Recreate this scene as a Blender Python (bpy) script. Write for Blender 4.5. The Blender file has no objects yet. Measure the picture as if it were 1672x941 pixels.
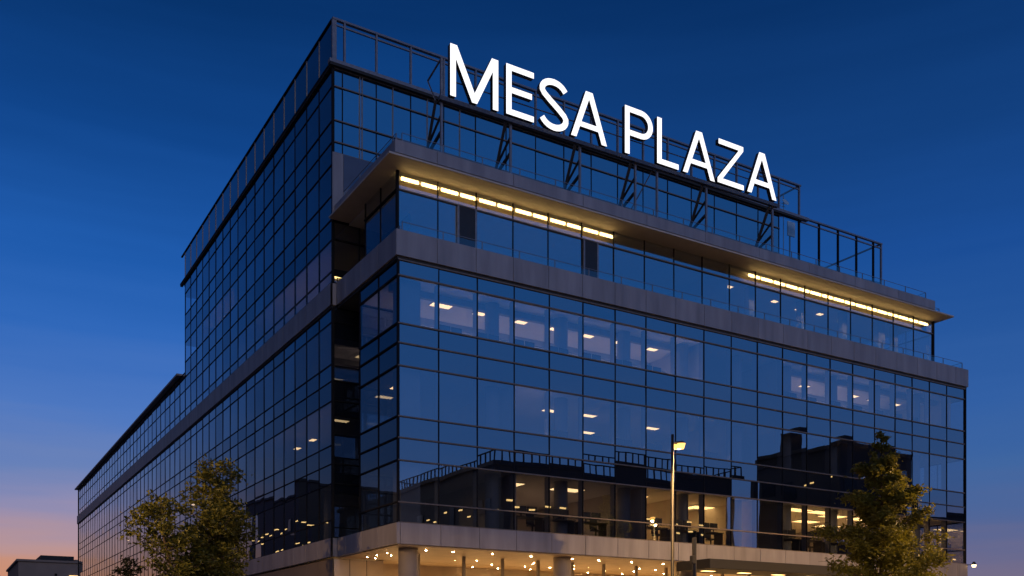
import bpy, bmesh, math, random
from mathutils import Vector, Matrix, noise

random.seed(11)
S = bpy.context.scene
COL = S.collection
PI = math.pi

def lin(r, g, b):
    f = lambda c: (c/255/12.92) if c/255 <= 0.04045 else ((c/255+0.055)/1.055)**2.4
    return (f(r), f(g), f(b), 1.0)

# ------------------------------------------------------------------ camera
# world frame: the office block's street corner is the origin, +X along the
# street front, +Y along the side front, Z up, metres.
CAM = Vector((-16.986, -37.492, 1.6))
YAW = math.radians(-31.203)
cd = bpy.data.cameras.new('camera')
cam = bpy.data.objects.new('camera', cd)
COL.objects.link(cam)
cam.location = CAM
cam.rotation_euler = (PI/2, 0, YAW)
cd.sensor_width = 36.0
cd.lens = 33.44
cd.shift_y = 0.3496
cd.clip_start = 0.1
cd.clip_end = 4000
S.camera = cam

# ------------------------------------------------------------------ dusk sky
W = bpy.data.worlds.new('World')
S.world = W
W.use_nodes = True
nt = W.node_tree
nt.nodes.clear()
def N(tree, typ, **kw):
    n = tree.nodes.new(typ)
    for k, v in kw.items():
        setattr(n, k, v)
    return n
out = N(nt, 'ShaderNodeOutputWorld')
bg = N(nt, 'ShaderNodeBackground')
tc = N(nt, 'ShaderNodeTexCoord')
sep = N(nt, 'ShaderNodeSeparateXYZ')
nt.links.new(tc.outputs['Generated'], sep.inputs[0])
def ramp(stops):
    r = N(nt, 'ShaderNodeValToRGB')
    r.color_ramp.interpolation = 'LINEAR'
    el = r.color_ramp.elements
    while len(el) > 1:
        el.remove(el[-1])
    first = True
    for deg, c in stops:
        p = 0.5 + 0.5*math.sin(math.radians(deg))
        e = el[0] if first else el.new(p)
        first = False
        e.position = p
        e.color = lin(*c)
    return r
mp = N(nt, 'ShaderNodeMath', operation='MULTIPLY_ADD')
mp.inputs[1].default_value = 0.5
mp.inputs[2].default_value = 0.5
nt.links.new(sep.outputs['Z'], mp.inputs[0])
# thin stratus streaks low over the horizon
mpg = N(nt, 'ShaderNodeMapping')
mpg.inputs['Scale'].default_value = (2.2, 2.2, 26)
nt.links.new(tc.outputs['Generated'], mpg.inputs[0])
nz = N(nt, 'ShaderNodeTexNoise')
nz.inputs['Scale'].default_value = 1.6
nz.inputs['Detail'].default_value = 4
nt.links.new(mpg.outputs[0], nz.inputs[0])
nzs = N(nt, 'ShaderNodeMath', operation='MULTIPLY_ADD')
nzs.inputs[1].default_value = 0.026
nzs.inputs[2].default_value = -0.013
nt.links.new(nz.outputs[0], nzs.inputs[0])
add = N(nt, 'ShaderNodeMath', operation='ADD')
nt.links.new(mp.outputs[0], add.inputs[0])
nt.links.new(nzs.outputs[0], add.inputs[1])
cool = ramp([(-90, (26, 24, 24)), (-3, (36, 34, 36)), (0, (132, 112, 120)), (4.2, (114, 108, 138)), (6.5, (84, 102, 150)),
             (9.5, (64, 102, 160)), (13, (50, 95, 163)), (17, (38, 86, 156)), (21, (27, 77, 150)), (27, (18, 63, 125)),
             (34, (8, 48, 102)), (55, (5, 38, 86)), (90, (4, 30, 72))])
warm = ramp([(-90, (26, 24, 24)), (-3, (40, 34, 34)), (0, (206, 130, 92)), (4.2, (202, 144, 118)), (5.4, (184, 148, 150)), (6.6, (164, 144, 166)),
             (7.9, (142, 140, 178)), (9.8, (106, 130, 184)), (13, (78, 120, 192)), (17, (48, 104, 186)), (21, (32, 92, 174)),
             (27, (16, 70, 142)), (34, (6, 50, 106)), (55, (5, 40, 90)), (90, (4, 30, 72))])
east = ramp([(-90, (26, 24, 24)), (-3, (36, 34, 36)), (0, (112, 100, 110)), (5, (104, 110, 156)), (9, (80, 116, 176)), (15, (60, 109, 178)),
             (21, (46, 106, 180)), (27, (38, 104, 182)), (34, (32, 96, 174)), (55, (10, 50, 104)), (90, (4, 30, 72))])
for r in (cool, warm, east):
    nt.links.new(add.outputs[0], r.inputs[0])
# afterglow lies over the left-hand horizon (heading 46 degrees left of +Y)
dot = N(nt, 'ShaderNodeVectorMath', operation='DOT_PRODUCT')
hd = math.radians(8)
dot.inputs[1].default_value = (math.sin(hd), math.cos(hd), 0)
nt.links.new(tc.outputs['Generated'], dot.inputs[0])
mr = N(nt, 'ShaderNodeMapRange', interpolation_type='SMOOTHSTEP')
mr.inputs['From Min'].default_value = 0.68
mr.inputs['From Max'].default_value = 0.985
nt.links.new(dot.outputs['Value'], mr.inputs['Value'])
mx = N(nt, 'ShaderNodeMix', data_type='RGBA')
nt.links.new(mr.outputs[0], mx.inputs['Factor'])
nt.links.new(cool.outputs[0], mx.inputs['A'])
nt.links.new(warm.outputs[0], mx.inputs['B'])
# sky dimmed out of view to the west, darkening the side front's reflections,
# and brightened in the eastern half behind the camera for the street front
dot2 = N(nt, 'ShaderNodeVectorMath', operation='DOT_PRODUCT')
h2 = math.radians(-62)
dot2.inputs[1].default_value = (math.sin(h2), math.cos(h2), 0)
nt.links.new(tc.outputs['Generated'], dot2.inputs[0])
mr2 = N(nt, 'ShaderNodeMapRange', interpolation_type='SMOOTHSTEP')
mr2.inputs['From Min'].default_value = 0.52
mr2.inputs['From Max'].default_value = 0.74
mr2.inputs['To Min'].default_value = 1.0
mr2.inputs['To Max'].default_value = 0.26
nt.links.new(dot2.outputs['Value'], mr2.inputs['Value'])
dot3 = N(nt, 'ShaderNodeVectorMath', operation='DOT_PRODUCT')
h3 = math.radians(142)
dot3.inputs[1].default_value = (math.sin(h3), math.cos(h3), 0)
nt.links.new(tc.outputs['Generated'], dot3.inputs[0])
mr3 = N(nt, 'ShaderNodeMapRange', interpolation_type='SMOOTHSTEP')
mr3.inputs['From Min'].default_value = 0.35
mr3.inputs['From Max'].default_value = 0.8
nt.links.new(dot3.outputs['Value'], mr3.inputs['Value'])
mx3 = N(nt, 'ShaderNodeMix', data_type='RGBA')
nt.links.new(mr3.outputs[0], mx3.inputs['Factor'])
nt.links.new(mx.outputs['Result'], mx3.inputs['A'])
nt.links.new(east.outputs[0], mx3.inputs['B'])
nt.links.new(mx3.outputs['Result'], bg.inputs['Color'])
nt.links.new(mr2.outputs[0], bg.inputs['Strength'])
nt.links.new(bg.outputs[0], out.inputs[0])

# soft fill lamp added behind the camera to lift the fascia panels
sd = bpy.data.lights.new('fill_sun', 'SUN')
sd.energy = 0.30
sd.angle = math.radians(34)
sd.color = (1.0, 0.86, 0.84)
fill_sun = bpy.data.objects.new('fill_sun', sd)
COL.objects.link(fill_sun)
sh, se = math.radians(196), math.radians(22)
sdir = Vector((math.sin(sh)*math.cos(se), math.cos(sh)*math.cos(se), math.sin(se)))
fill_sun.rotation_euler = sdir.to_track_quat('Z', 'Y').to_euler()
fill_sun.location = (-30, -60, 40)

S.view_settings.view_transform = 'Standard'
S.view_settings.look = 'None'
S.view_settings.exposure = 0.0
S.view_settings.gamma = 1.0
S.view_settings.use_curve_mapping = False
S.render.engine = 'CYCLES'
S.cycles.use_denoising = True
S.cycles.max_bounces = 10
S.cycles.transparent_max_bounces = 24
S.cycles.diffuse_bounces = 3
S.cycles.glossy_bounces = 4
S.cycles.sample_clamp_indirect = 4.0
S.cycles.caustics_reflective = False
S.cycles.caustics_refractive = False

# ------------------------------------------------------------------ materials
def mat(name, color, rough=0.6, metal=0.0, var=0.0, scale=3.0, spec=0.5, bump=0.0, emit=None, estr=0.0, stretch=None):
    m = bpy.data.materials.new(name)
    m.use_nodes = True
    t = m.node_tree
    b = t.nodes['Principled BSDF']
    b.inputs['Roughness'].default_value = rough
    b.inputs['Metallic'].default_value = metal
    b.inputs['Specular IOR Level'].default_value = spec
    b.inputs['Base Color'].default_value = (*color[:3], 1)
    if var or bump:
        c = N(t, 'ShaderNodeTexCoord')
        g = N(t, 'ShaderNodeMapping')
        if stretch:
            g.inputs['Scale'].default_value = stretch
        t.links.new(c.outputs['Object'], g.inputs[0])
        n = N(t, 'ShaderNodeTexNoise')
        n.inputs['Scale'].default_value = scale
        n.inputs['Detail'].default_value = 5
        t.links.new(g.outputs[0], n.inputs[0])
        if var:
            r = N(t, 'ShaderNodeMapRange')
            r.inputs['From Min'].default_value = 0.3
            r.inputs['From Max'].default_value = 0.7
            r.inputs['To Min'].default_value = 1-var
            r.inputs['To Max'].default_value = 1+var
            t.links.new(n.outputs[0], r.inputs[0])
            h = N(t, 'ShaderNodeVectorMath', operation='SCALE')
            h.inputs[0].default_value = color[:3]
            t.links.new(r.outputs[0], h.inputs['Scale'])
            t.links.new(h.outputs[0], b.inputs['Base Color'])
        if bump:
            bp = N(t, 'ShaderNodeBump')
            bp.inputs['Strength'].default_value = bump
            bp.inputs['Distance'].default_value = 0.02
            t.links.new(n.outputs[0], bp.inputs['Height'])
            t.links.new(bp.outputs[0], b.inputs['Normal'])
    if emit:
        b.inputs['Emission Color'].default_value = (*emit[:3], 1)
        b.inputs['Emission Strength'].default_value = estr
    return m

def glass_mat(name, tint, r0, refl, back=None):
    """coated pane: a Fresnel mirror over a tinted clear (or opaque) body, faint long-wave roller distortion"""
    m = bpy.data.materials.new(name)
    m.use_nodes = True
    t = m.node_tree
    t.nodes.clear()
    o = N(t, 'ShaderNodeOutputMaterial')
    mix = N(t, 'ShaderNodeMixShader')
    if back:
        body = N(t, 'ShaderNodeBsdfDiffuse')
        body.inputs['Color'].default_value = (*back, 1)
    else:
        body = N(t, 'ShaderNodeBsdfTransparent')
        body.inputs['Color'].default_value = (*tint, 1)
    gl = N(t, 'ShaderNodeBsdfGlossy')
    gl.inputs['Roughness'].default_value = 0.0
    gl.inputs['Color'].default_value = (*refl, 1)
    lw = N(t, 'ShaderNodeLayerWeight')
    lw.inputs['Blend'].default_value = 0.5
    p = N(t, 'ShaderNodeMath', operation='POWER')
    p.inputs[1].default_value = 4.0
    t.links.new(lw.outputs['Facing'], p.inputs[0])
    k = N(t, 'ShaderNodeMath', operation='MULTIPLY_ADD')
    k.inputs[1].default_value = 1-r0
    k.inputs[2].default_value = r0
    t.links.new(p.outputs[0], k.inputs[0])
    c = N(t, 'ShaderNodeTexCoord')
    n = N(t, 'ShaderNodeTexNoise')
    n.inputs['Scale'].default_value = 0.55
    n.inputs['Detail'].default_value = 1
    t.links.new(c.outputs['Object'], n.inputs[0])
    bp = N(t, 'ShaderNodeBump')
    bp.inputs['Strength'].default_value = 0.10
    bp.inputs['Distance'].default_value = 0.03
    t.links.new(n.outputs[0], bp.inputs['Height'])
    t.links.new(bp.outputs[0], gl.inputs['Normal'])
    t.links.new(k.outputs[0], mix.inputs[0])
    t.links.new(body.outputs[0], mix.inputs[1])
    t.links.new(gl.outputs[0], mix.inputs[2])
    t.links.new(mix.outputs[0], o.inputs[0])
    return m

M = dict(
    glass=glass_mat('vision_glass', (0.60, 0.64, 0.70), 0.40, (0.86, 0.93, 1.0)),
    spandrel=glass_mat('spandrel_glass', (1, 1, 1), 0.36, (0.86, 0.93, 1.0), back=(0.012, 0.016, 0.024)),
    rail_glass=glass_mat('rail_glass', (0.80, 0.91, 0.93), 0.10, (0.85, 0.97, 1.0)),
    clear=glass_mat('lobby_glass', (0.92, 0.92, 0.9), 0.05, (1, 1, 1)),
    dark_metal=mat('dark_mullion', (0.012, 0.012, 0.014), 0.7, 0.0, 0.15, 6, spec=0.15),
    bronze=mat('bronze_transom', (0.20, 0.165, 0.14), 0.55, 0.2, 0.15, 5),
    grey_metal=mat('grey_steel', (0.26, 0.25, 0.26), 0.45, 0.4, 0.15, 5),
    sign_steel=mat('sign_steel', (0.10, 0.10, 0.115), 0.5, 0.3, 0.25, 7),
    panel=mat('fascia_panel', (0.31, 0.295, 0.31), 0.5, 0.1, 0.20, 1.8, stretch=(1, 1, 0.15)),
    panel_dark=mat('fascia_gap', (0.03, 0.03, 0.03), 0.8),
    soffit=mat('soffit_board', (0.55, 0.50, 0.44), 0.6, 0, 0.06, 2),
    lobby_soffit=mat('lobby_soffit', (0.50, 0.39, 0.26), 0.6, 0, 0.08, 1.5),
    deck=mat('roof_deck', (0.22, 0.22, 0.22), 0.9, 0, 0.2, 2),
    ceiling=mat('ceiling_tile', (0.72, 0.70, 0.68), 0.85, 0, 0.03, 4),
    floor=mat('office_carpet', (0.30, 0.27, 0.27), 0.9, 0, 0.1, 5),
    core=mat('core_plaster', (0.52, 0.47, 0.42), 0.8, 0, 0.05, 1.5),
    lobby=mat('lobby_stone', (0.62, 0.52, 0.40), 0.45, 0, 0.12, 1.2),
    column=mat('column_cladding', (0.27, 0.23, 0.19), 0.6, 0.0, 0.05, 2),
    inner_column=mat('painted_column', (0.30, 0.31, 0.34), 0.7, 0, 0.05, 2),
    furniture=mat('dark_laminate', (0.05, 0.05, 0.06), 0.5, 0, 0.1, 6),
    light=mat('ceiling_light_panel', (0.9, 0.9, 0.9), 0.5, emit=(1.0, 0.62, 0.27), estr=3.4),
    light2=mat('office_light_panel', (0.9, 0.9, 0.9), 0.5, emit=(1.0, 0.57, 0.19), estr=5.5),
    strip=mat('strip_tube', (0.9, 0.9, 0.9), 0.5, emit=(1.0, 0.60, 0.19), estr=15.0),
    down=mat('downlight_lens', (0.9, 0.9, 0.9), 0.5, emit=(1.0, 0.58, 0.24), estr=380.0),
    letter_face=mat('letter_face', (0.9, 0.9, 0.9), 0.4, emit=(1.0, 0.99, 0.98), estr=1.25),
    letter_side=mat('letter_return', (0.06, 0.06, 0.07), 0.5, 0.2),
    lamp_lens=mat('lamp_lens', (0.9, 0.8, 0.6), 0.4, emit=(1.0, 0.50, 0.10), estr=2.2),
    pole=mat('galvanised_pole', (0.035, 0.033, 0.031), 0.5, 0.2, 0.2, 8, stretch=(1, 1, 0.2)),
    fill_glow=mat('room_fill_glow', (0.9, 0.9, 0.9), 0.5, emit=(1.0, 0.66, 0.54), estr=9.0),  # glow of the added room fill, kept below the sills
    fill_amber=mat('room_fill_amber', (0.9, 0.9, 0.9), 0.5, emit=(1.0, 0.47, 0.12), estr=20.0),  # amber version of the added room fill
    lightwall=mat('backlit_lobby_panel', (0.9, 0.8, 0.6), 0.5, emit=(1.0, 0.56, 0.20), estr=2.6),
    olive=mat('olive_board', (0.16, 0.13, 0.075), 0.8, 0, 0.1, 3),
    clad=mat('blue_grey_cladding', (0.10, 0.13, 0.19), 0.4, 0.2, 0.08, 1.5),
    fill_low=mat('room_fill_low', (0.9, 0.9, 0.9), 0.5, emit=(1.0, 0.55, 0.30), estr=4.5),  # weaker version of the added room fill
    strut_steel=mat('strut_steel', (0.035, 0.034, 0.036), 0.6, 0.1, 0.2, 7),
    black=mat('black_paint', (0.02, 0.02, 0.022), 0.5, 0, 0.1, 8),
    white=mat('white_cabinet', (0.7, 0.7, 0.7), 0.5, 0, 0.06, 4),
    bark=mat('bark', (0.09, 0.065, 0.045), 0.9, 0, 0.35, 9, bump=0.5, stretch=(1, 1, 0.25)),
    paving=mat('paving_slabs', (0.24, 0.23, 0.22), 0.8, 0, 0.15, 0.8),
    asphalt=mat('asphalt', (0.05, 0.05, 0.052), 0.85, 0, 0.25, 2.5, bump=0.2),
    kerb=mat('kerb_stone', (0.32, 0.31, 0.3), 0.8, 0, 0.15, 3),
    paint=mat('road_paint', (0.75, 0.75, 0.72), 0.7, 0, 0.1, 4),
    beige=mat('beige_render', (0.23, 0.18, 0.14), 0.85, 0, 0.1, 0.4),
    brown_wall=mat('brown_render', (0.30, 0.225, 0.175), 0.85, 0, 0.1, 0.4),
    dark_wall=mat('dark_cladding', (0.018, 0.018, 0.02), 0.7, 0, 0.2, 0.6),
    dark_glass=mat('dark_window', (0.012, 0.014, 0.017), 0.12, 0, 0, spec=0.15),
    lit_window=mat('lit_window', (0.5, 0.4, 0.25), 0.5, emit=(1.0, 0.6, 0.2), estr=2.4),
)

def leaf_mat(name, c1, c2):
    m = bpy.data.materials.new(name)
    m.use_nodes = True
    t = m.node_tree
    b = t.nodes['Principled BSDF']
    b.inputs['Roughness'].default_value = 0.55
    g = N(t, 'ShaderNodeNewGeometry')
    r = N(t, 'ShaderNodeValToRGB')
    r.color_ramp.elements[0].color = (*c1, 1)
    r.color_ramp.elements[1].color = (*c2, 1)
    t.links.new(g.outputs['Random Per Island'], r.inputs[0])
    t.links.new(r.outputs[0], b.inputs['Base Color'])
    tr = N(t, 'ShaderNodeBsdfTranslucent')
    t.links.new(r.outputs[0], tr.inputs['Color'])
    mix = N(t, 'ShaderNodeMixShader')
    mix.inputs[0].default_value = 0.42
    t.links.new(b.outputs[0], mix.inputs[1])
    t.links.new(tr.outputs[0], mix.inputs[2])
    t.links.new(mix.outputs[0], t.nodes['Material Output'].inputs[0])
    return m
M['leaf'] = leaf_mat('leaf_broad', (0.078, 0.088, 0.012), (0.18, 0.17, 0.022))
M['leaf_conifer'] = leaf_mat('leaf_upright', (0.105, 0.112, 0.014), (0.23, 0.21, 0.027))
M['leaf_dark'] = leaf_mat('leaf_far', (0.02, 0.025, 0.01), (0.05, 0.05, 0.018))

# ------------------------------------------------------------------ helpers
class MB:
    def __init__(s):
        s.v, s.f = [], []
    def box(s, x0, x1, y0, y1, z0, z1):
        if x0 > x1: x0, x1 = x1, x0
        if y0 > y1: y0, y1 = y1, y0
        i = len(s.v)
        s.v += [(x0, y0, z0), (x1, y0, z0), (x1, y1, z0), (x0, y1, z0), (x0, y0, z1), (x1, y0, z1), (x1, y1, z1), (x0, y1, z1)]
        s.f += [tuple(i+k for k in q) for q in ((3, 2, 1, 0), (4, 5, 6, 7), (0, 1, 5, 4), (1, 2, 6, 5), (2, 3, 7, 6), (3, 0, 4, 7))]
        return s
    def quad(s, a, b, c, d):
        i = len(s.v)
        s.v += [tuple(a), tuple(b), tuple(c), tuple(d)]
        s.f.append((i, i+1, i+2, i+3))
        return s
    def tube(s, pts, rads, n=8, cap=True):
        pts = [Vector(p) for p in pts]
        if not isinstance(rads, (list, tuple)):
            rads = [rads]*len(pts)
        base = len(s.v)
        for k, p in enumerate(pts):
            d = (pts[min(k+1, len(pts)-1)]-pts[max(k-1, 0)]).normalized()
            a = d.cross(Vector((0.31, 0.77, 0.2) if abs(d.z) > 0.8 else (0, 0, 1))).normalized()
            b = d.cross(a)
            for j in range(n):
                t = 2*PI*j/n + PI/n
                s.v.append(tuple(p+(a*math.cos(t)+b*math.sin(t))*rads[k]))
        for k in range(len(pts)-1):
            for j in range(n):
                s.f.append((base+k*n+j, base+k*n+(j+1) % n, base+(k+1)*n+(j+1) % n, base+(k+1)*n+j))
        if cap:
            s.f.append(tuple(base+j for j in reversed(range(n))))
            s.f.append(tuple(base+(len(pts)-1)*n+j for j in range(n)))
        return s
    def bar(s, p, q, w):
        return s.tube([p, q], w*0.707, 4)
    def build(s, name, m, parent=None, smooth=False, bevel=0.0):
        me = bpy.data.meshes.new(name)
        me.from_pydata(s.v, [], s.f)
        me.update()
        if smooth:
            me.polygons.foreach_set('use_smooth', [True]*len(me.polygons))
        o = bpy.data.objects.new(name, me)
        me.materials.append(M[m] if isinstance(m, str) else m)
        COL.objects.link(o)
        if parent:
            o.parent = parent
            o.matrix_parent_inverse = parent.matrix_basis.inverted()
        if bevel:
            b = o.modifiers.new('bevel', 'BEVEL')
            b.width = bevel
            b.segments = 2
            b.limit_method = 'ANGLE'
        return o

def tag(o, label=None, cat=None, group=None, kind=None):
    if label: o['label'] = label
    if cat: o['category'] = cat
    if group: o['group'] = group
    if kind: o['kind'] = kind
    return o

def empty(name, loc, rz=0.0):
    o = bpy.data.objects.new(name, None)
    o.location = loc
    o.rotation_euler = (0, 0, rz)
    o.empty_display_size = 0.5
    COL.objects.link(o)
    return o

def copy_tree(o, parent=None):
    c = o.copy()
    COL.objects.link(c)
    if parent:
        c.parent = parent
    for ch in list(o.children):
        copy_tree(ch, c)
    return c

# ------------------------------------------------------------------ ground
def structure(name, mb, m):
    return tag(mb.build(name, m), kind='structure')
structure('ground', MB().quad((-1500, -1500, -0.14), (1500, -1500, -0.14), (1500, 1500, -0.14), (-1500, 1500, -0.14)), 'asphalt')
structure('pavement', MB().box(-10, 160, -15, 200, -0.12, 0.0), 'paving')
structure('kerb', MB().box(-10.3, 160, -15.3, -15.004, -0.13, 0.004).box(-10.3, -10.004, -15.004, 200, -0.13, 0.004), 'kerb')
structure('opposite_pavement', MB().box(-9, 160, -60, -26, -0.12, 0.0), 'paving')
structure('side_pavement', MB().box(-60, -21, -10, 200, -0.12, 0.0), 'paving')
mk = MB()
for i in range(20):
    mk.quad((-8+i*6, -20.6, -0.134), (-5+i*6, -20.6, -0.134), (-5+i*6, -20.4, -0.134), (-8+i*6, -20.4, -0.134))
for i in range(8):
    mk.quad((-15.8, -10+i*8, -0.134), (-15.6, -10+i*8, -0.134), (-15.6, -6+i*8, -0.134), (-15.8, -6+i*8, -0.134))
structure('road_markings', mk, 'paint')

# ------------------------------------------------------------------ the office block
B = empty('office_building', (0, 0, 0))
tag(B, 'large blue glass office block with a lit rooftop sign and a glowing lobby', 'building')

PANES = {'window_pane': [], 'spandrel_panel': []}
BARS = {'vertical_mullion': [], 'transom': []}

def weight(p, size):
    d = (Vector(p)-CAM).length
    return size/(d*d)

def facade(axis, fix, nrm, ae, ze, kinds, vm='dark_metal', tm='dark_metal', vw=0.042, vd=0.03, tw=0.055, td=0.07, glass='glass', skip=None, tsub=None):
    """curtain wall on a plane; axis 'x' runs along X at y=fix, axis 'y' along Y at x=fix; nrm = outward sign"""
    for i in range(len(ae)-1):
        for j in range(len(ze)-1):
            if kinds[j] is None or (skip and skip(i, j)):
                continue
            k = kinds[j]
            a0, a1, z0, z1 = ae[i], ae[i+1], ze[j], ze[j+1]
            tx, tz, o0 = random.uniform(-.007, .007), random.uniform(-.006, .006), 0
            cs = []
            for a, z, sx, sz in ((a0, z0, -1, -1), (a1, z0, 1, -1), (a1, z1, 1, 1), (a0, z1, -1, 1)):
                d = fix + nrm*(tx*sx+tz*sz)
                cs.append((a, d, z) if axis == 'x' else (d, a, z))
            if (axis == 'x') == (nrm > 0):
                cs.reverse()
            name, m = ('window_pane', glass) if k == 'V' else ('spandrel_panel', 'spandrel')
            ctr = ((a0+a1)/2, fix, (z0+z1)/2) if axis == 'x' else (fix, (a0+a1)/2, (z0+z1)/2)
            vd_ = (Vector(ctr)-CAM).normalized()
            face = abs(vd_.y if axis == 'x' else vd_.x)
            PANES[name].append((weight(ctr, (a1-a0)*(z1-z0)*face), cs, m))
    z0, z1 = ze[0], ze[-1]
    for a in ae:
        b = (a-vw/2, a+vw/2, fix-0.05*nrm, fix+vd*nrm, z0, z1) if axis == 'x' else (fix-0.05*nrm, fix+vd*nrm, a-vw/2, a+vw/2, z0, z1)
        c = (a, fix, (z0+z1)/2) if axis == 'x' else (fix, a, (z0+z1)/2)
        BARS['vertical_mullion'].append((weight(c, (z1-z0)*vw), b, vm))
    for z in (tsub or ze):
        b = (ae[0]-vw/2-.004, ae[-1]+vw/2+.004, fix-0.045*nrm, fix+td*nrm, z-tw/2, z+tw/2) if axis == 'x' else \
            (fix-0.045*nrm, fix+td*nrm, ae[0]-vw/2-.004, ae[-1]+vw/2+.004, z-tw/2, z+tw/2)
        c = ((ae[0]+ae[-1])/2, fix, z) if axis == 'x' else (fix, (ae[0]+ae[-1])/2, z)
        BARS['transom'].append((weight(c, (ae[-1]-ae[0])*tw), b, tm))

# levels (metres): window rows of the podium and the wing
Z0 = [6.92, 7.80, 9.60, 10.57, 11.49, 13.67, 14.65, 15.49, 17.55, 18.22]
K0 = ['V', 'V', 'S', 'S', 'V', 'S', 'S', 'V', 'S']
UE = [0.0] + [1.95+1.944*i for i in range(16)] + [33.02, 34.65, 36.35, 38.1, 40.0]
facade('x', 0.0, -1, UE, Z0, K0, tm='bronze')
facade('y', 0.0, -1, [0.06, 2.1, 4.28], Z0, K0)
facade('y', 40.0, 1, [0.06+1.9*i for i in range(5)], Z0, K0)                # east return
# top storey behind the terrace
Z5 = [18.95, 19.6, 21.70, 22.50]
U5 = [0.38+1.98*i for i in range(20)]
facade('x', 0.9, -1, U5, Z5, ['V', 'V', 'V'], tm='bronze', tsub=[18.95, 21.70])
facade('y', 0.38, -1, [0.96, 2.75, 4.55], Z5, ['V', 'V', 'V'], tsub=[18.95, 21.70])
facade('y', 38.0, 1, [0.96, 2.9, 4.9, 6.9], Z5, ['V', 'V', 'V'], tsub=[18.95, 21.70])
# dark recess between podium and tower
ZR = [6.92, 9.60, 10.57, 13.67, 14.65, 17.55, 19.45, 21.6, 22.5]
facade('y', 2.5, -1, [4.28, 7.0], ZR, ['S']*8)
facade('x', 7.06, -1, [-0.24, 1.1, 2.44], ZR, ['S']*8)
facade('x', 4.28, 1, [0.06, 2.44], Z0, K0)
# side wing below the band
VE = [7.1+1.9*i for i in range(52)]
facade('y', -0.3, -1, VE, Z0, K0, vw=0.06, vd=.025, td=.03)
# tower side above the band, then the lower wing
ZT = [19.50, 20.06, 21.60, 22.62, 23.78, 25.32, 26.41, 27.47, 29.14, 30.02]
KT = ['V', 'V', 'S', 'S', 'V', 'S', 'S', 'V', 'S']
VT = [7.1+1.9*i for i in range(18)]
facade('y', -0.3, -1, VT, ZT, KT, vw=0.06, vd=.025, td=.03)
VL = [VT[-1]+1.9*i for i in range(35)]
facade('y', -0.3, -1, VL[1:], [19.50, 20.06, 21.60, 22.62, 23.0], ['V', 'V', 'S', 'S'], vw=0.06, vd=.025, td=.03)
facade('y', -0.3, -1, VL[:2], [19.50, 20.06, 21.60, 22.62, 23.0], ['V', 'V', 'S', 'S'], vw=0.06, vd=.025, td=.03)
# tower front
UT = [-0.24, 0.2] + [2.0+1.905*i for i in range(16)]
facade('x', 7.06, -1, UT, [24.0, 25.86, 26.41, 27.47, 29.14, 30.02], ['S', 'S', 'S', 'V', 'S'], tm='bronze', skip=lambda i, j: i == 0 and j == 0)
facade('y', 30.62, 1, [7.12+1.9*i for i in range(6)], [23.0, 25.86, 27.47, 29.14, 30.02], ['S']*4)
# thin glazing ribs between the main tower mullions
rb = MB()
for u in [1.1, 1.24, 2.9, 4.85, 6.75]:
    rb.box(u-.015, u+.015, 7.0, 7.05, 25.9, 30.0)
rb.build('glazing_rib', 'grey_metal', B)

for name, lst in PANES.items():
    lst.sort(key=lambda t: -t[0])
    for w, cs, m in lst[:100]:
        MB().quad(*cs).build(name, m, B)
    for m in sorted({t[2] for t in lst[100:]}):
        rest = MB()
        for w, cs, mm in lst[100:]:
            if mm == m:
                rest.quad(*cs)
        tag(rest.build(name, m, B), kind='stuff')
for name, lst in BARS.items():
    lst.sort(key=lambda t: -t[0])
    for w, b, m in lst[:100]:
        MB().box(*b).build(name, m, B)
    for m in sorted({t[2] for t in lst[100:]}):
        rest = MB()
        for w, b, mm in lst[100:]:
            if mm == m:
                rest.box(*b)
        tag(rest.build(name, m, B), kind='stuff')

# corner posts
cp = MB().box(-.05, .05, -.05, .05, 6.92, 18.22)
cp.build('corner_post', 'dark_metal', B)
MB().box(-.37, -.25, 7.0, 7.1, 6.92, 18.22).build('corner_post', 'dark_metal', B)
MB().box(-.36, -.25, 6.99, 7.1, 19.5, 30.02).build('corner_post', 'dark_metal', B)
MB().box(.30, .42, .82, .94, 18.95, 22.5).build('corner_post', 'dark_metal', B)
MB().box(37.92, 38.06, .83, .95, 18.95, 22.5).build('corner_post', 'dark_metal', B)
MB().box(39.95, 40.07, -.07, .05, 6.92, 18.22).build('corner_post', 'dark_metal', B)

# fascia bands of metal panels with open joints
def band(axis, fix, nrm, a0, a1, z0, z1, step, th=0.09, off=0.0, name='fascia_band', m='panel'):
    p, g = MB(), MB()
    a = a0
    first = True
    while a < a1-0.01:
        b = min(a+(step if not first or not off else off), a1)
        if a1-b < 0.25: b = a1
        s, e = a+(0.011 if a > a0 else 0), b-(0.011 if b < a1 else 0)
        d = sorted((fix, fix-nrm*th))
        if axis == 'x': p.box(s, e, d[0], d[1], z0, z1)
        else: p.box(d[0], d[1], s, e, z0, z1)
        a, first = b, False
    d = sorted((fix-nrm*(th+.003), fix-nrm*(th+.06)))
    if axis == 'x': g.box(a0+.1, a1-.1, d[0], d[1], z0+.03, z1-.03)
    else: g.box(d[0], d[1], a0+.1, a1-.1, z0+.03, z1-.03)
    o = p.build(name, m, B, bevel=0.006)
    g.build('joint_backing', 'panel_dark', o)
    return o
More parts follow.
